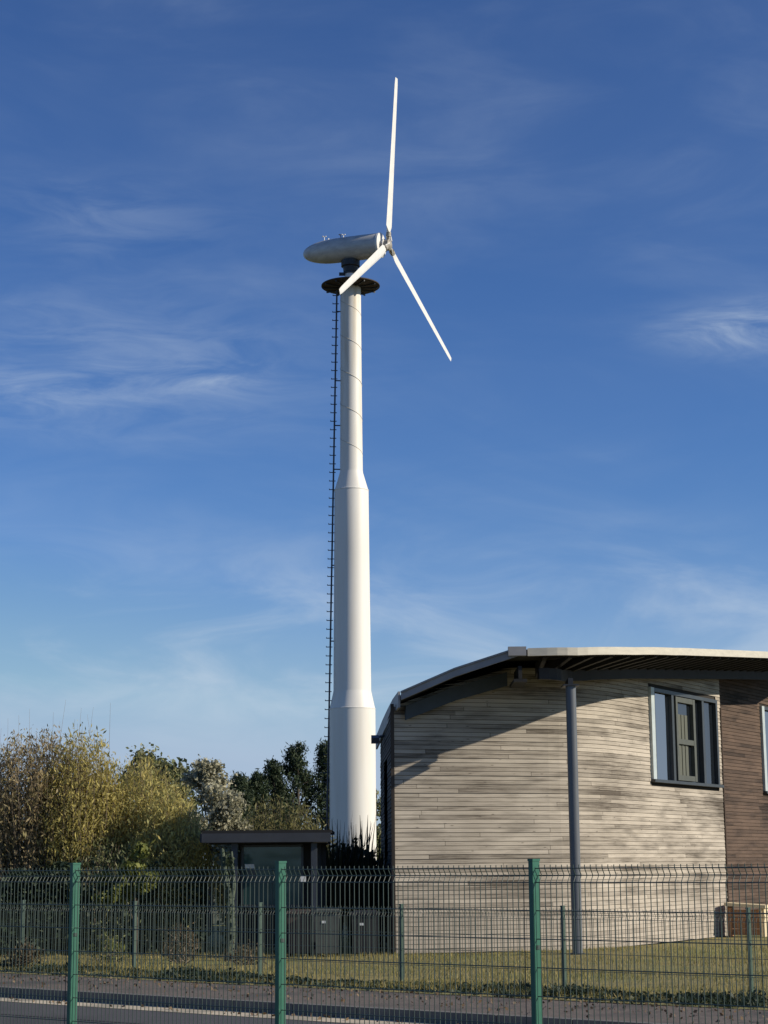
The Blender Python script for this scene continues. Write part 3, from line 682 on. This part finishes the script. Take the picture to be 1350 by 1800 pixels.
# ------------------------------------------------------------------ mesh fences
def mesh_fence(name, label, off, s_list, z0, z_post, z_mesh, post_sz, wire_r, bends, rows, pm_, wm_, nv, cap=True, bend_d=0.03):
    base = rp(off, s_list[len(s_list)//2], z0)
    F = thing(name, base, label, 'fence')
    ang = math.atan2(U.y, U.x); rz = Matrix.Rotation(ang, 3, 'Z')
    pb = MB(); pb.box((0, 0, (z_post-z0)/2-0.1), (post_sz[0], post_sz[1], z_post-z0+0.2), rz)
    cb = MB(); cb.box((0, 0, z_post-z0+0.008), (post_sz[0]+0.008, post_sz[1]+0.008, 0.016), rz)
    kb_ = MB()
    for zz in (0.5,): kb_.box((0, 0, (z_post-z0)*zz*1.2), (post_sz[0]+0.012, post_sz[1]*0.5, 0.03), rz)
    p0 = None
    for s_ in s_list:
        lc = rp(off, s_, z0)-base
        if p0 is None:
            p0 = pb.build('post', pm_, F, origin=(0, 0, 0), loc=lc)
            c0 = cb.build('post_cap', pm_, p0, origin=(0, 0, 0)); k0 = kb_.build('clip', wm_, p0, origin=(0, 0, 0))
        else:
            q = copy_child(p0, F, lc); copy_child(c0, q); copy_child(k0, q)
    # one welded panel between two posts; vertical wires carry the V folds
    L_ = s_list[1]-s_list[0]; w_ = L_-post_sz[0]-0.004
    mb = MB(); zb0 = 0.06; H_ = z_mesh-z0
    prof_ = [(zb0, 0)]
    for zc in sorted(bends): prof_ += [(zc-0.05, 0), (zc, bend_d), (zc+0.05, 0)]
    prof_ += [(H_, 0)]
    def disp(z):
        for (a, da), (c, dc) in zip(prof_, prof_[1:]):
            if a <= z <= c: return da+(dc-da)*(z-a)/(c-a) if c > a else da
        return 0
    ux = Vector((math.cos(ang), math.sin(ang), 0)); un = Vector((-math.sin(ang), math.cos(ang), 0))
    for i in range(nv):
        x = -w_/2+w_*(i+0.5)/nv
        mb.tube([ux*x+un*d_+Vector((0, 0, z)) for z, d_ in prof_], wire_r, 5, cap=False)
    for z in rows:
        mb.tube([ux*(-w_/2)+un*(disp(z)-wire_r*1.9)+Vector((0, 0, z)), ux*(w_/2)+un*(disp(z)-wire_r*1.9)+Vector((0, 0, z))], wire_r*1.15, 5, cap=False)
    m0 = None
    for s_ in s_list[:-1]:
        lc = rp(off, s_+L_/2, z0)-base
        if m0 is None: m0 = mb.build('mesh_panel', wm_, F, origin=(0, 0, 0), loc=lc)
        else: copy_child(m0, F, lc)
    return F
z0n = -0.02; top = 1.478-z0n
mesh_fence('mesh_fence', 'tall green welded mesh fence with green posts on the near side of the road', 11.29, [-10.468+2.5*k for k in range(-2, 4)],
           z0n, 1.505, 1.478, (0.038, 0.086), 0.0036, [top-.075], [top-.025, top-.075, top-.125] + [top-.125-.2*k for k in range(1, 7)],
           M['post_green'], M['wire_green'], 50)
topf = 0.945
mesh_fence('mesh_fence', 'low green welded mesh fence standing along the edge of the lawn', 19.0, [-23+2.5*k for k in range(-2, 8)],
           0.0, 0.965, topf, (0.028, 0.055), 0.0030, [topf-.075], [topf-.025, topf-.075, topf-.125] + [topf-.125-.2*k for k in range(1, 4)],
           M['post_far'], M['wire_far'], 50)
b = MB(); p = rp(18.85, -25.3, 0); b.box((p.x, p.y, .25), (.06, .06, .54), Matrix.Rotation(.7, 3, 'Z')); b.box((p.x, p.y, .53), (.07, .07, .02), Matrix.Rotation(.7, 3, 'Z'))
tag(b.build('marker_post', M['post_far'], origin=(p.x, p.y, 0)), 'short pale green post among weeds left of the low fence', 'post')

# ------------------------------------------------------------------ vegetation helpers
def leaf(b, p, size, q, up=0.0, asp=2.0):
    d = Vector((q.gauss(0, 1), q.gauss(0, 1), q.gauss(0, 1)+up)).normalized()
    s_ = d.cross(Vector((q.gauss(0, 1), q.gauss(0, 1), q.gauss(0, 1)))).normalized()
    l_ = size*q.choice((.55, .75, .9, 1.05, 1.3, 1.6))*q.uniform(.85, 1.15); w_ = l_/asp*.5
    b.face((p-d*l_*.5, p+s_*w_, p+d*l_*.5, p-s_*w_))
def strand(b, path, r0, r1):
    n_ = len(path); b.tube(path, [r0+(r1-r0)*i/(n_-1) for i in range(n_)], 3, cap=False)
def stemmy(name, label, cat, base, rx, ry, h, nst, nleaf, lsize, lm, seed, lean=(0, 0), wild=.25, up=1.0, low=.12, bare=0, group=None, asp=2.4, hvar=.35, crownp=None):
    """a shrub of many rising stems with small leaves set along them"""
    q = random.Random(seed); T = thing(name, base, label, cat, group); B = Vector(base)
    st, lv = MB(), MB()
    for i in range(nst+bare):
        an = q.uniform(0, 2*math.pi); rr = math.sqrt(q.random()); isb = i >= nst
        foot = B+Vector((math.cos(an)*rr*rx*.45, math.sin(an)*rr*ry*.45, 0))
        hh = h*(1-hvar*rr*rr)*(1-.42*q.random()**2)
        if isb: hh = h*q.uniform(.98, 1.09); 
        tip = B+Vector((math.cos(an)*rr*rx+lean[0]*hh, math.sin(an)*rr*ry+lean[1]*hh, hh))
        if isb: tip.x = B.x+(tip.x-B.x)*.7
        pth = []
        for k in range(6):
            f = k/5; p = foot.lerp(tip, f); p += Vector((q.gauss(0, wild*.12), q.gauss(0, wild*.12), 0))*(1 if k else 0)
            bow = math.sin(f*math.pi)*.12*h*wild; p += Vector((math.cos(an)*bow, math.sin(an)*bow, 0)); pth.append(p)
        strand(st, pth, .009+.004*q.random(), .0016)
        if isb:
            continue
        for j in range(nleaf):
            f = low+(1-low)*q.random()**.8; k = min(4, int(f*5)); p = pth[k].lerp(pth[k+1], f*5-k)
            sp_ = .05+.10*wild*(h/3)
            p = p+Vector((q.gauss(0, sp_), q.gauss(0, sp_), q.gauss(0, sp_)))
            leaf(lv, p, lsize*1.35, q, up+.5, asp*1.45)
    st.build('stems', M['twig'], T); lv.build('foliage', lm, T)
    return T
def blobby(name, label, cat, base, blobs, n, lsize, lm, seed, trunk=None, group=None, up=.2, asp=1.6, limbs=5):
    """a tree or shrub whose crown is made of uneven clumps of leaves with gaps between them"""
    q = random.Random(seed); T = thing(name, base, label, cat, group); B = Vector(base); lv = MB(); tot = sum(r[0]*r[1]*r[2] for _, r in blobs)
    for c, r in blobs:
        k = int(n*r[0]*r[1]*r[2]/tot); c = B+Vector(c)
        subs = []
        for i in range(max(6, int(9*(r[0]*r[1]*r[2])**.33*2))):
            d = Vector((q.gauss(0, 1), q.gauss(0, 1), q.gauss(0, 1))).normalized()*q.uniform(.45, 1.0); subs.append(Vector((d.x*r[0], d.y*r[1], d.z*r[2])))
        for i in range(k):
            s_ = q.choice(subs); g_ = .22*(r[0]+r[1]+r[2])/3
            p = c+s_+Vector((q.gauss(0, g_), q.gauss(0, g_), q.gauss(0, g_*.8)))
            if p.z < B.z+.02: p.z = B.z+q.uniform(.02, .3)
            leaf(lv, p, lsize, q, up, asp)
    tr = MB(); tr_h = trunk[1] if trunk else .6; tr_r = trunk[0] if trunk else .03
    tr.tube([B-Vector((0, 0, .1)), B+Vector((.03, .02, tr_h*.5)), B+Vector((-.02, 0, tr_h))], [tr_r, tr_r*.8, tr_r*.55], 8)
    for i in range(min(limbs, len(blobs)*2)):
        c, r = blobs[i % len(blobs)]; e_ = B+Vector(c)+Vector((q.uniform(-.5, .5)*r[0], q.uniform(-.5, .5)*r[1], q.uniform(0, .7)*r[2]))
        s_ = B+Vector((0, 0, tr_h*q.uniform(.45, .95))); mid = s_.lerp(e_, .5)+Vector((q.gauss(0, .08), q.gauss(0, .08), .05))
        tr.tube([s_, mid, e_], [tr_r*.45, tr_r*.3, tr_r*.12], 5)
    tr.build('trunk', M['bark'], T); lv.build('crown', lm, T)
    return T

# ------------------------------------------------------------------ shrubs on the left
stemmy('shrub', 'tall tan shrub with bare twigs sticking up at far left', 'shrub', (-6.30, 33.6, 0), 1.15, .8, 3.92, 450, 135, .052, M['leaf_tan'], 11, wild=.22, bare=12, hvar=.22)
stemmy('shrub', 'tallest brownish olive shrub beside the tan shrub', 'shrub', (-5.40, 33.5, 0), .82, .75, 4.05, 340, 135, .052, M['leaf_olive'], 12, wild=.25, bare=5, hvar=.36)
stemmy('shrub', 'rounded yellow olive shrub between the tallest shrub and the feathery bush', 'shrub', (-4.45, 33.8, 0), .92, .7, 3.5, 350, 130, .052, M['leaf_yellow'], 13, wild=.28, hvar=.25)
stemmy('shrub', 'feathery yellow green bush leaning over toward the flat roofed shelter', 'shrub', (-3.95, 33.0, 0), .76, .6, 2.85, 350, 120, .050, M['leaf_yellow'], 14, lean=(.10, 0), wild=.35, hvar=.38)
stemmy('shrub', 'dark shaded olive bush under the diagonal building shadow', 'shrub', (-4.70, 32.7, 0), .92, .45, 1.95, 190, 70, .058, M['leaf_mid'], 15, wild=.4, hvar=.4)
blobby('shrub', 'low bright green broad leaved bush behind the fence below the feathery bush', 'shrub', (-4.00, 30.3, 0), [((0, 0, 1.38), (.26, .22, .38)), ((-.35, 0, 1.15), (.28, .2, .25))], 2600, .075, M['leaf_green'], 16, (.025, 1.1))
# dark hedge bottom in the building's shadow
q = random.Random(21)
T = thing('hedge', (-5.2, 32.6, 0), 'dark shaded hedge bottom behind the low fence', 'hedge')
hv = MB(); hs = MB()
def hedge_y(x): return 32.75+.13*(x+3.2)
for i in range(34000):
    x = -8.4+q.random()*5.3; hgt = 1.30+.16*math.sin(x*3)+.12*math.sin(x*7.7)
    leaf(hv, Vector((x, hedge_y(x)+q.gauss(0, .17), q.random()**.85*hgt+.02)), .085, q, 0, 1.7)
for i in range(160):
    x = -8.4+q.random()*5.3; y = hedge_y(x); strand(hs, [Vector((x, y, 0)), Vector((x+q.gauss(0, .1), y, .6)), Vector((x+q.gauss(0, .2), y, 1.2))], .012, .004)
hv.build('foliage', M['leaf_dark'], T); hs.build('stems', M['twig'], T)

# ------------------------------------------------------------------ trees behind
blobby('tree', 'grey green tree with pale bare branches behind the yellow shrubs', 'tree', (-5.45, 45.0, 0),
       [((0, 0, 3.3), (.75, .6, .8)), ((-.55, 0, 3.6), (.45, .4, .55)), ((.6, 0, 3.1), (.45, .4, .6)), ((.1, 0, 2.2), (.9, .7, .8))], 15000, .095, M['leaf_mid'], 31, (.08, 2.6), limbs=8)
blobby('tree', 'silvery grey leaved tree beside the dark pines', 'tree', (-4.0, 43.0, 0),
       [((-.25, 0, 3.35), (.38, .4, .60)), ((.15, 0, 2.75), (.55, .5, .65)), ((.45, 0, 2.1), (.45, .5, .6)), ((-.2, 0, 2.2), (.6, .5, .6))], 15000, .085, M['leaf_grey'], 32, (.07, 2.2), limbs=8)
def pine(label, x, y, h, wd, seed):
    q = random.Random(seed); T = thing('pine_tree', (x, y, 0), label, 'pine tree', 'dark pines behind the shelter'); lv = MB(); tr = MB()
    tr.tube([(x, y, -.1), (x+.04, y, h*.5), (x, y, h*.98)], [.13, .09, .02], 8)
    nb = 95
    for i in range(nb):
        f = .10+.88*(i/nb); z = h*f; an = q.uniform(0, 2*math.pi); ln_ = wd*(1-f)**.62*q.uniform(.55, 1.1)+.08
        e_ = Vector((x+math.cos(an)*ln_, y+math.sin(an)*ln_, z+ln_*.22+.05)); s_ = Vector((x, y, z-.05))
        tr.tube([s_, s_.lerp(e_, .5)+Vector((0, 0, -.02)), e_], [.022, .016, .006], 4)
        for k in range(120):
            t_ = .2+.8*q.random()**.6; p = s_.lerp(e_, t_)+Vector((q.gauss(0, .11), q.gauss(0, .11), q.gauss(.03, .12)))
            leaf(lv, p, .16, q, .9, 4.0)
    for k in range(160): leaf(lv, Vector((x+q.gauss(0, .05), y+q.gauss(0, .05), h*q.uniform(.88, 1.03))), .17, q, 1.6, 4.0)
    tr.build('trunk', M['bark'], T); lv.build('crown', M['leaf_pine'], T)
for k, (px_, h, wd, lb_) in enumerate(((-5.62, 4.75, 1.05, 'leftmost small dark pine next to the silvery tree'), (-5.05, 4.85, .95, 'second small dark pine with a thin top from the left'),
        (-4.40, 5.35, 1.35, 'dark pine with a blunt top left of the pointed pine'), (-3.50, 6.05, 1.6, 'broadest dark pine with a single pointed top'), (-2.35, 6.15, 1.5, 'tall dark pine touching the white turbine tower'))):
    pine(lb_, px_*1.0, 72+k*0.8, h, wd, 41+k)
stemmy('shrub', 'olive heathery shrub in front of the pines above the shelter roof', 'shrub', (-2.55, 46.0, 0), 1.45, .8, 3.25, 240, 75, .085, M['leaf_heather'], 51, wild=.3, hvar=.45)
stemmy('shrub', 'smaller olive shrub between the silvery tree and the heathery shrub', 'shrub', (-3.75, 48.0, 0), .7, .6, 3.0, 120, 70, .085, M['leaf_heather'], 52, wild=.3, hvar=.5)
blobby('tree', 'dark slim tree glimpsed between the white tower and the building', 'tree', (-.55, 60.0+9, 0), [((.1, 0, 2.9), (.55, .5, 1.3)), ((.2, 0, 1.6), (.9, .6, .8))], 6000, .12, M['leaf_mid'], 55, (.08, 2.4))

# spiky plants and the dark shrub below them, in front of the tower
def spiky(label, base, h, nb, seed, spread=.5):
    q = random.Random(seed); T = thing('spiky_plant', base, label, 'plant', 'spiky plants in front of the tower'); B = Vector(base); b = MB()
    for i in range(nb):
        an = q.uniform(0, 2*math.pi); out = spread*q.random()*h*.55; hh = h*q.uniform(.55, 1.0); w_ = .042*q.uniform(.7, 1.2)
        d = Vector((math.cos(an), math.sin(an), 0)); s_ = Vector((-d.y, d.x, 0))*w_; pr_ = None
        for k in range(5):
            f = k/4; c = B+d*(.06+out*f**1.6)+Vector((0, 0, hh*f*(1-.08*f))); cur = (c-s_*(1-.95*f**1.6), c+s_*(1-.95*f**1.6))
            if pr_: b.face((pr_[0], pr_[1], cur[1], cur[0]))
            pr_ = cur
    b.build('blades', M['blade_dark'], T)
for k, (x, y, h, n_, lb_) in enumerate(((-.90, 34.2, 2.72, 60, 'leftmost dark spiky plant beside the shelter roof'), (-.60, 34.4, 2.45, 60, 'dark spiky plant in the middle of the row before the tower'),
        (-.40, 33.9, 2.60, 34, 'dark spiky plant with the tallest single spike before the lit tower side'), (-.14, 34.3, 2.15, 60, 'rightmost dark spiky plant next to the building corner'))):
    spiky(lb_, (x, y, 0), h, n_, 61+k)
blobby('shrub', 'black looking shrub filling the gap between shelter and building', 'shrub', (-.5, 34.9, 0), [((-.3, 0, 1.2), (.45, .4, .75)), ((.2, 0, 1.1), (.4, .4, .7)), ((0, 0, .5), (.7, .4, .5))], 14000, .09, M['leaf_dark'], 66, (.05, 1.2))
stemmy('shrub', 'thin twiggy sapling in front of the sunlit tower base', 'shrub', (-.22, 34.0, 0), .16, .16, 2.20, 9, 14, .05, M['leaf_dark'], 67, wild=.5, low=.6)

# slim mossy tree by the shelter
T = thing('mossy_tree', (-2.52, 30.55, 0), 'slim mossy forked tree trunk in front of the shelter', 'tree')
b = MB(); B = Vector((-2.52, 30.55, 0))
b.tube([B+Vector((.0, 0, -.1)), B+Vector((.02, 0, .5)), B+Vector((.0, 0, .95)), B+Vector((-.10, 0, 1.45)), B+Vector((-.13, 0, 1.75))], [.085, .075, .07, .045, .03], 8)
b.tube([B+Vector((.0, 0, .75)), B+Vector((.06, 0, 1.15)), B+Vector((.02, .02, 1.7))], [.05, .04, .02], 8); b.build('trunk', M['bark_moss'], T)
b = MB(); q = random.Random(71)
for i in range(300):
    z = q.uniform(.1, 1.75); leaf(b, B+Vector((q.gauss(-.02, .08), q.gauss(-.03, .07), z)), .065, q, 0, 1.4)
b.build('ivy', M['leaf_dark'], T)

# weeds along the low fence
def weed(label, x, y, h, n_, seed, lm): return stemmy('weed', label, 'weed', (x, y, 0), .26, .18, h, n_, 26, .05, lm, seed, wild=.5, low=.25, hvar=.5, group='weeds behind the low fence')
weed('dry brown weed clump with the fullest head near the mossy trunk', -3.18, 29.55, .62, 34, 81, M['leaf_dry'])
weed('sparse green weed clump midway behind the low fence on the left', -4.32, 29.7, .50, 20, 82, M['leaf_green'])
weed('small dry weed beside the tall middle fence post', -2.15, 29.0, .36, 16, 83, M['leaf_dry'])
weed('weed clump at the foot of the short marker post', -5.45, 28.6, .36, 26, 84, M['leaf_dry'])

# ------------------------------------------------------------------ shelter and bins
SH = thing('shelter', (-2.0, 32.6, 0), 'flat roofed dark shelter with a glass side panel', 'shelter')
x0, x1, y0, y1 = -3.10, -.93, 31.75, 34.0
b = MB(); b.box(((x0+x1)/2, (y0+y1)/2, 2.03), (x1-x0, y1-y0, .05)); b.box(((x0+x1)/2, (y0+y1)/2, 1.885), (x1-x0-.14, y1-y0-.14, .09)); sr = b.build('roof', M['soffit'], SH)
b = MB(); b.box(((x0+x1)/2, y0-.012, 1.93), (x1-x0-.01, .025, .15)); b.box((x0-.012, (y0+y1)/2, 1.93), (.025, y1-y0-.03, .15)); b.build('fascia', M['shelter_dark'], sr)
for px_, py_ in ((-2.56, 31.95), (-1.22, 31.95), (-2.56, 33.8), (-1.22, 33.8)):
    b = MB(); b.box((px_, py_, .92), (.10, .10, 1.85)); b.build('post', M['shelter_post'], SH)
b = MB(); b.box((-1.95, 32.42, 1.30), (.98, .012, .98)); gp = b.build('glass_panel', M['glass_teal'], SH)
b = MB()
for zz in (.80, 1.80): b.box((-1.95, 32.42, zz), (1.04, .04, .04))
for xx in (-2.46, -1.44): b.box((xx, 32.42, 1.30), (.04, .04, 1.0))
b.build('panel_frame', M['frame_grey'], gp)
b = MB(); b.box((-2.34, 32.405, 1.46), (.16, .012, .07)); b.build('notice', M['label_white'], SH)
b = MB(); b.box((-2.32, 32.40, 1.33), (.17, .010, .15)); b.build('poster', M['bin_grey'], SH)
b = MB(); b.box(((x0+x1)/2+.15, 33.9, .95), (x1-x0-.6, .05, 1.8)); b.build('back_wall', M['bin_black'], SH)
b = MB(); b.box((-1.40, 31.90, 1.24), (.09, .02, .10)); b.build('switch_box', M['label_white'], SH)
def bin_(x, y, label, mm, wd=.42, h=.74, lab=True):
    T = thing('wheelie_bin', (x, y, 0), label, 'wheelie bin', 'bins in the shade beside the shelter'); b = MB()
    b.box((x, y, .06+(h-.12)/2), (wd*.86, wd*.95, h-.12), None, 1.12); body = b.build('body', mm, T)
    b = MB(); b.box((x, y-.01, h-.03), (wd*1.06, wd*1.14, .035)); b.box((x, y+.02, h), (wd*.92, wd*.95, .03), None, .85); lid = b.build('lid', mm, T)
    b = MB(); b.tube([(x-wd*.4, y+wd*.62, h-.06), (x+wd*.4, y+wd*.62, h-.06)], .015, 6); b.build('handle', mm, lid)
    for sx in (-1, 1):
        b = MB(); b.tube([(x+sx*wd*.42, y+wd*.40, .07), (x+sx*wd*.34, y+wd*.40, .07)], .07, 14); b.build('wheel', M['rubber'], T)
    if lab:
        b = MB(); b.box((x-wd*.12, y-wd*.53, h-.20), (.07, .006, .04), Matrix.Rotation(0, 3, 'X')); b.build('sticker', M['label_white'], T)
bin_(-.98, 31.35, 'grey wheelie bin with a white sticker in the shade of the building', M['bin_grey'], .42, .76)
bin_(-1.44, 31.45, 'brownish wheelie bin nearest the shelter posts', M['bin_brown'], .40, .74, False)
bin_(-.36, 31.40, 'black wheelie bin closest to the timber building', M['bin_black'], .46, .72, True)

# wooden box at the foot of the brown wall
T = thing('wooden_box', (7.20, 38.1, 0), 'low orange brown wooden box by the recessed wall, top and right side coloured sunlit', 'box')
rz = Matrix.Rotation(-.38, 3, 'Z'); P = lambda x, y, z: Vector((7.20, 38.1, 0))+rz @ Vector((x, y, z))
b = MB()
for k in range(4): b.box(P(.03, -.21, .10+.125*k), (.62, .025, .115), rz)
b.build('front_panel', M['timber_shade'], T)
b = MB(); b.box(P(.355, 0, .30), (.03, .46, .58), rz); b.build('side_panel', M['timber_lit'], T)
b = MB(); b.box(P(-.355, 0, .30), (.03, .46, .58), rz); b.build('side_panel', M['timber_shade'], T)
b = MB(); b.box(P(0, 0, .615), (.82, .58, .06), rz @ Matrix.Rotation(.06, 3, 'Y')); b.build('top', M['timber_lit'], T)
for sx in (-.30, .30):
    b = MB(); b.box(P(sx, -.238, .29), (.055, .03, .56), rz); b.build('batten', M['timber_shade'] if sx < 0 else M['timber_lit'], T)

# ------------------------------------------------------------------ ground cover
q = random.Random(91); b = MB()
for i in range(1900):
    s_ = q.uniform(-30, -6); off = 17.60+1.25*q.random(); big = .5+.5*math.sin(s_*1.7+math.sin(s_*.6)*2); hh = (.05+.13*q.random()*big)*(1.1-abs(off-18.3)/1.1)
    for k in range(16):
        a = q.uniform(0, 6.28); d = Vector((math.cos(a), math.sin(a), 0)); w_ = Vector((-d.y, d.x, 0))*.008; p = rp(off, s_, -.02)+d*q.random()*.07; h = hh*q.uniform(.5, 1.2)
        m_ = p+d*h*.25+Vector((0, 0, h*.65)); e_ = p+d*h*.75+Vector((0, 0, h))
        b.face((p-w_, p+w_, m_+w_*.7, m_-w_*.7)); b.face((m_-w_*.7, m_+w_*.7, e_))
    if i % 2 == 0:
        for k in range(7): leaf(b, rp(off+q.gauss(0, .07), s_+q.gauss(0, .08), q.random()*hh), .045, q, .2, 1.6)
tag(b.build('verge_grass', M['leaf_dark']), 'uneven tufts of rough grass, coloured dark for shade, along the foot of the low fence', 'rough grass', kind='stuff')  # tufts coloured dark to carry the shade at the fence foot
b = MB()
for i in range(60000):
    s_ = q.uniform(-27, -6); off = 17.9+12*q.random()**1.5; p = rp(off, s_, 0)
    if p.x > -.1 and p.y > 31.9+max(0, p.x-.1)*.33 + max(0, p.x-3.4)*1.35: continue
    pat = math.sin(p.x*1.3+math.sin(p.y*.9)*1.5)+math.sin(p.y*1.7+p.x*.6)
    if pat < -1.1 and q.random() < .75: continue
    h = q.uniform(.03, .08)+.035*max(0, pat)*q.random(); a = q.uniform(0, 6.28); w_ = Vector((math.cos(a), math.sin(a), 0))*.006
    t_ = Vector((q.gauss(0, .03), q.gauss(0, .03), h)); p.z = lawn_z(off, s_)*.6-.01
    b.face((p-w_, p+w_, p+t_))
tag(b.build('grass', M['grass_blade']), 'dry sunlit grass between the low fence and the timber building', 'grass', kind='stuff')
b = MB()
for i in range(1500):
    s_ = q.uniform(-30, -8); off = 15.65+1.9*q.random()**.6; leaf(b, rp(off, s_, .004+q.random()*.010), .034, q, -.2, 1.4)
for i in range(260):
    s_ = q.uniform(-30, -8); off = 15.1+.4*q.random(); leaf(b, rp(off, s_, -.105), .05, q, -.2, 1.4)
tag(b.build('leaf_litter', M['leaf_litter']), 'brown fallen leaves scattered over the pavement', 'leaf litter', kind='stuff')
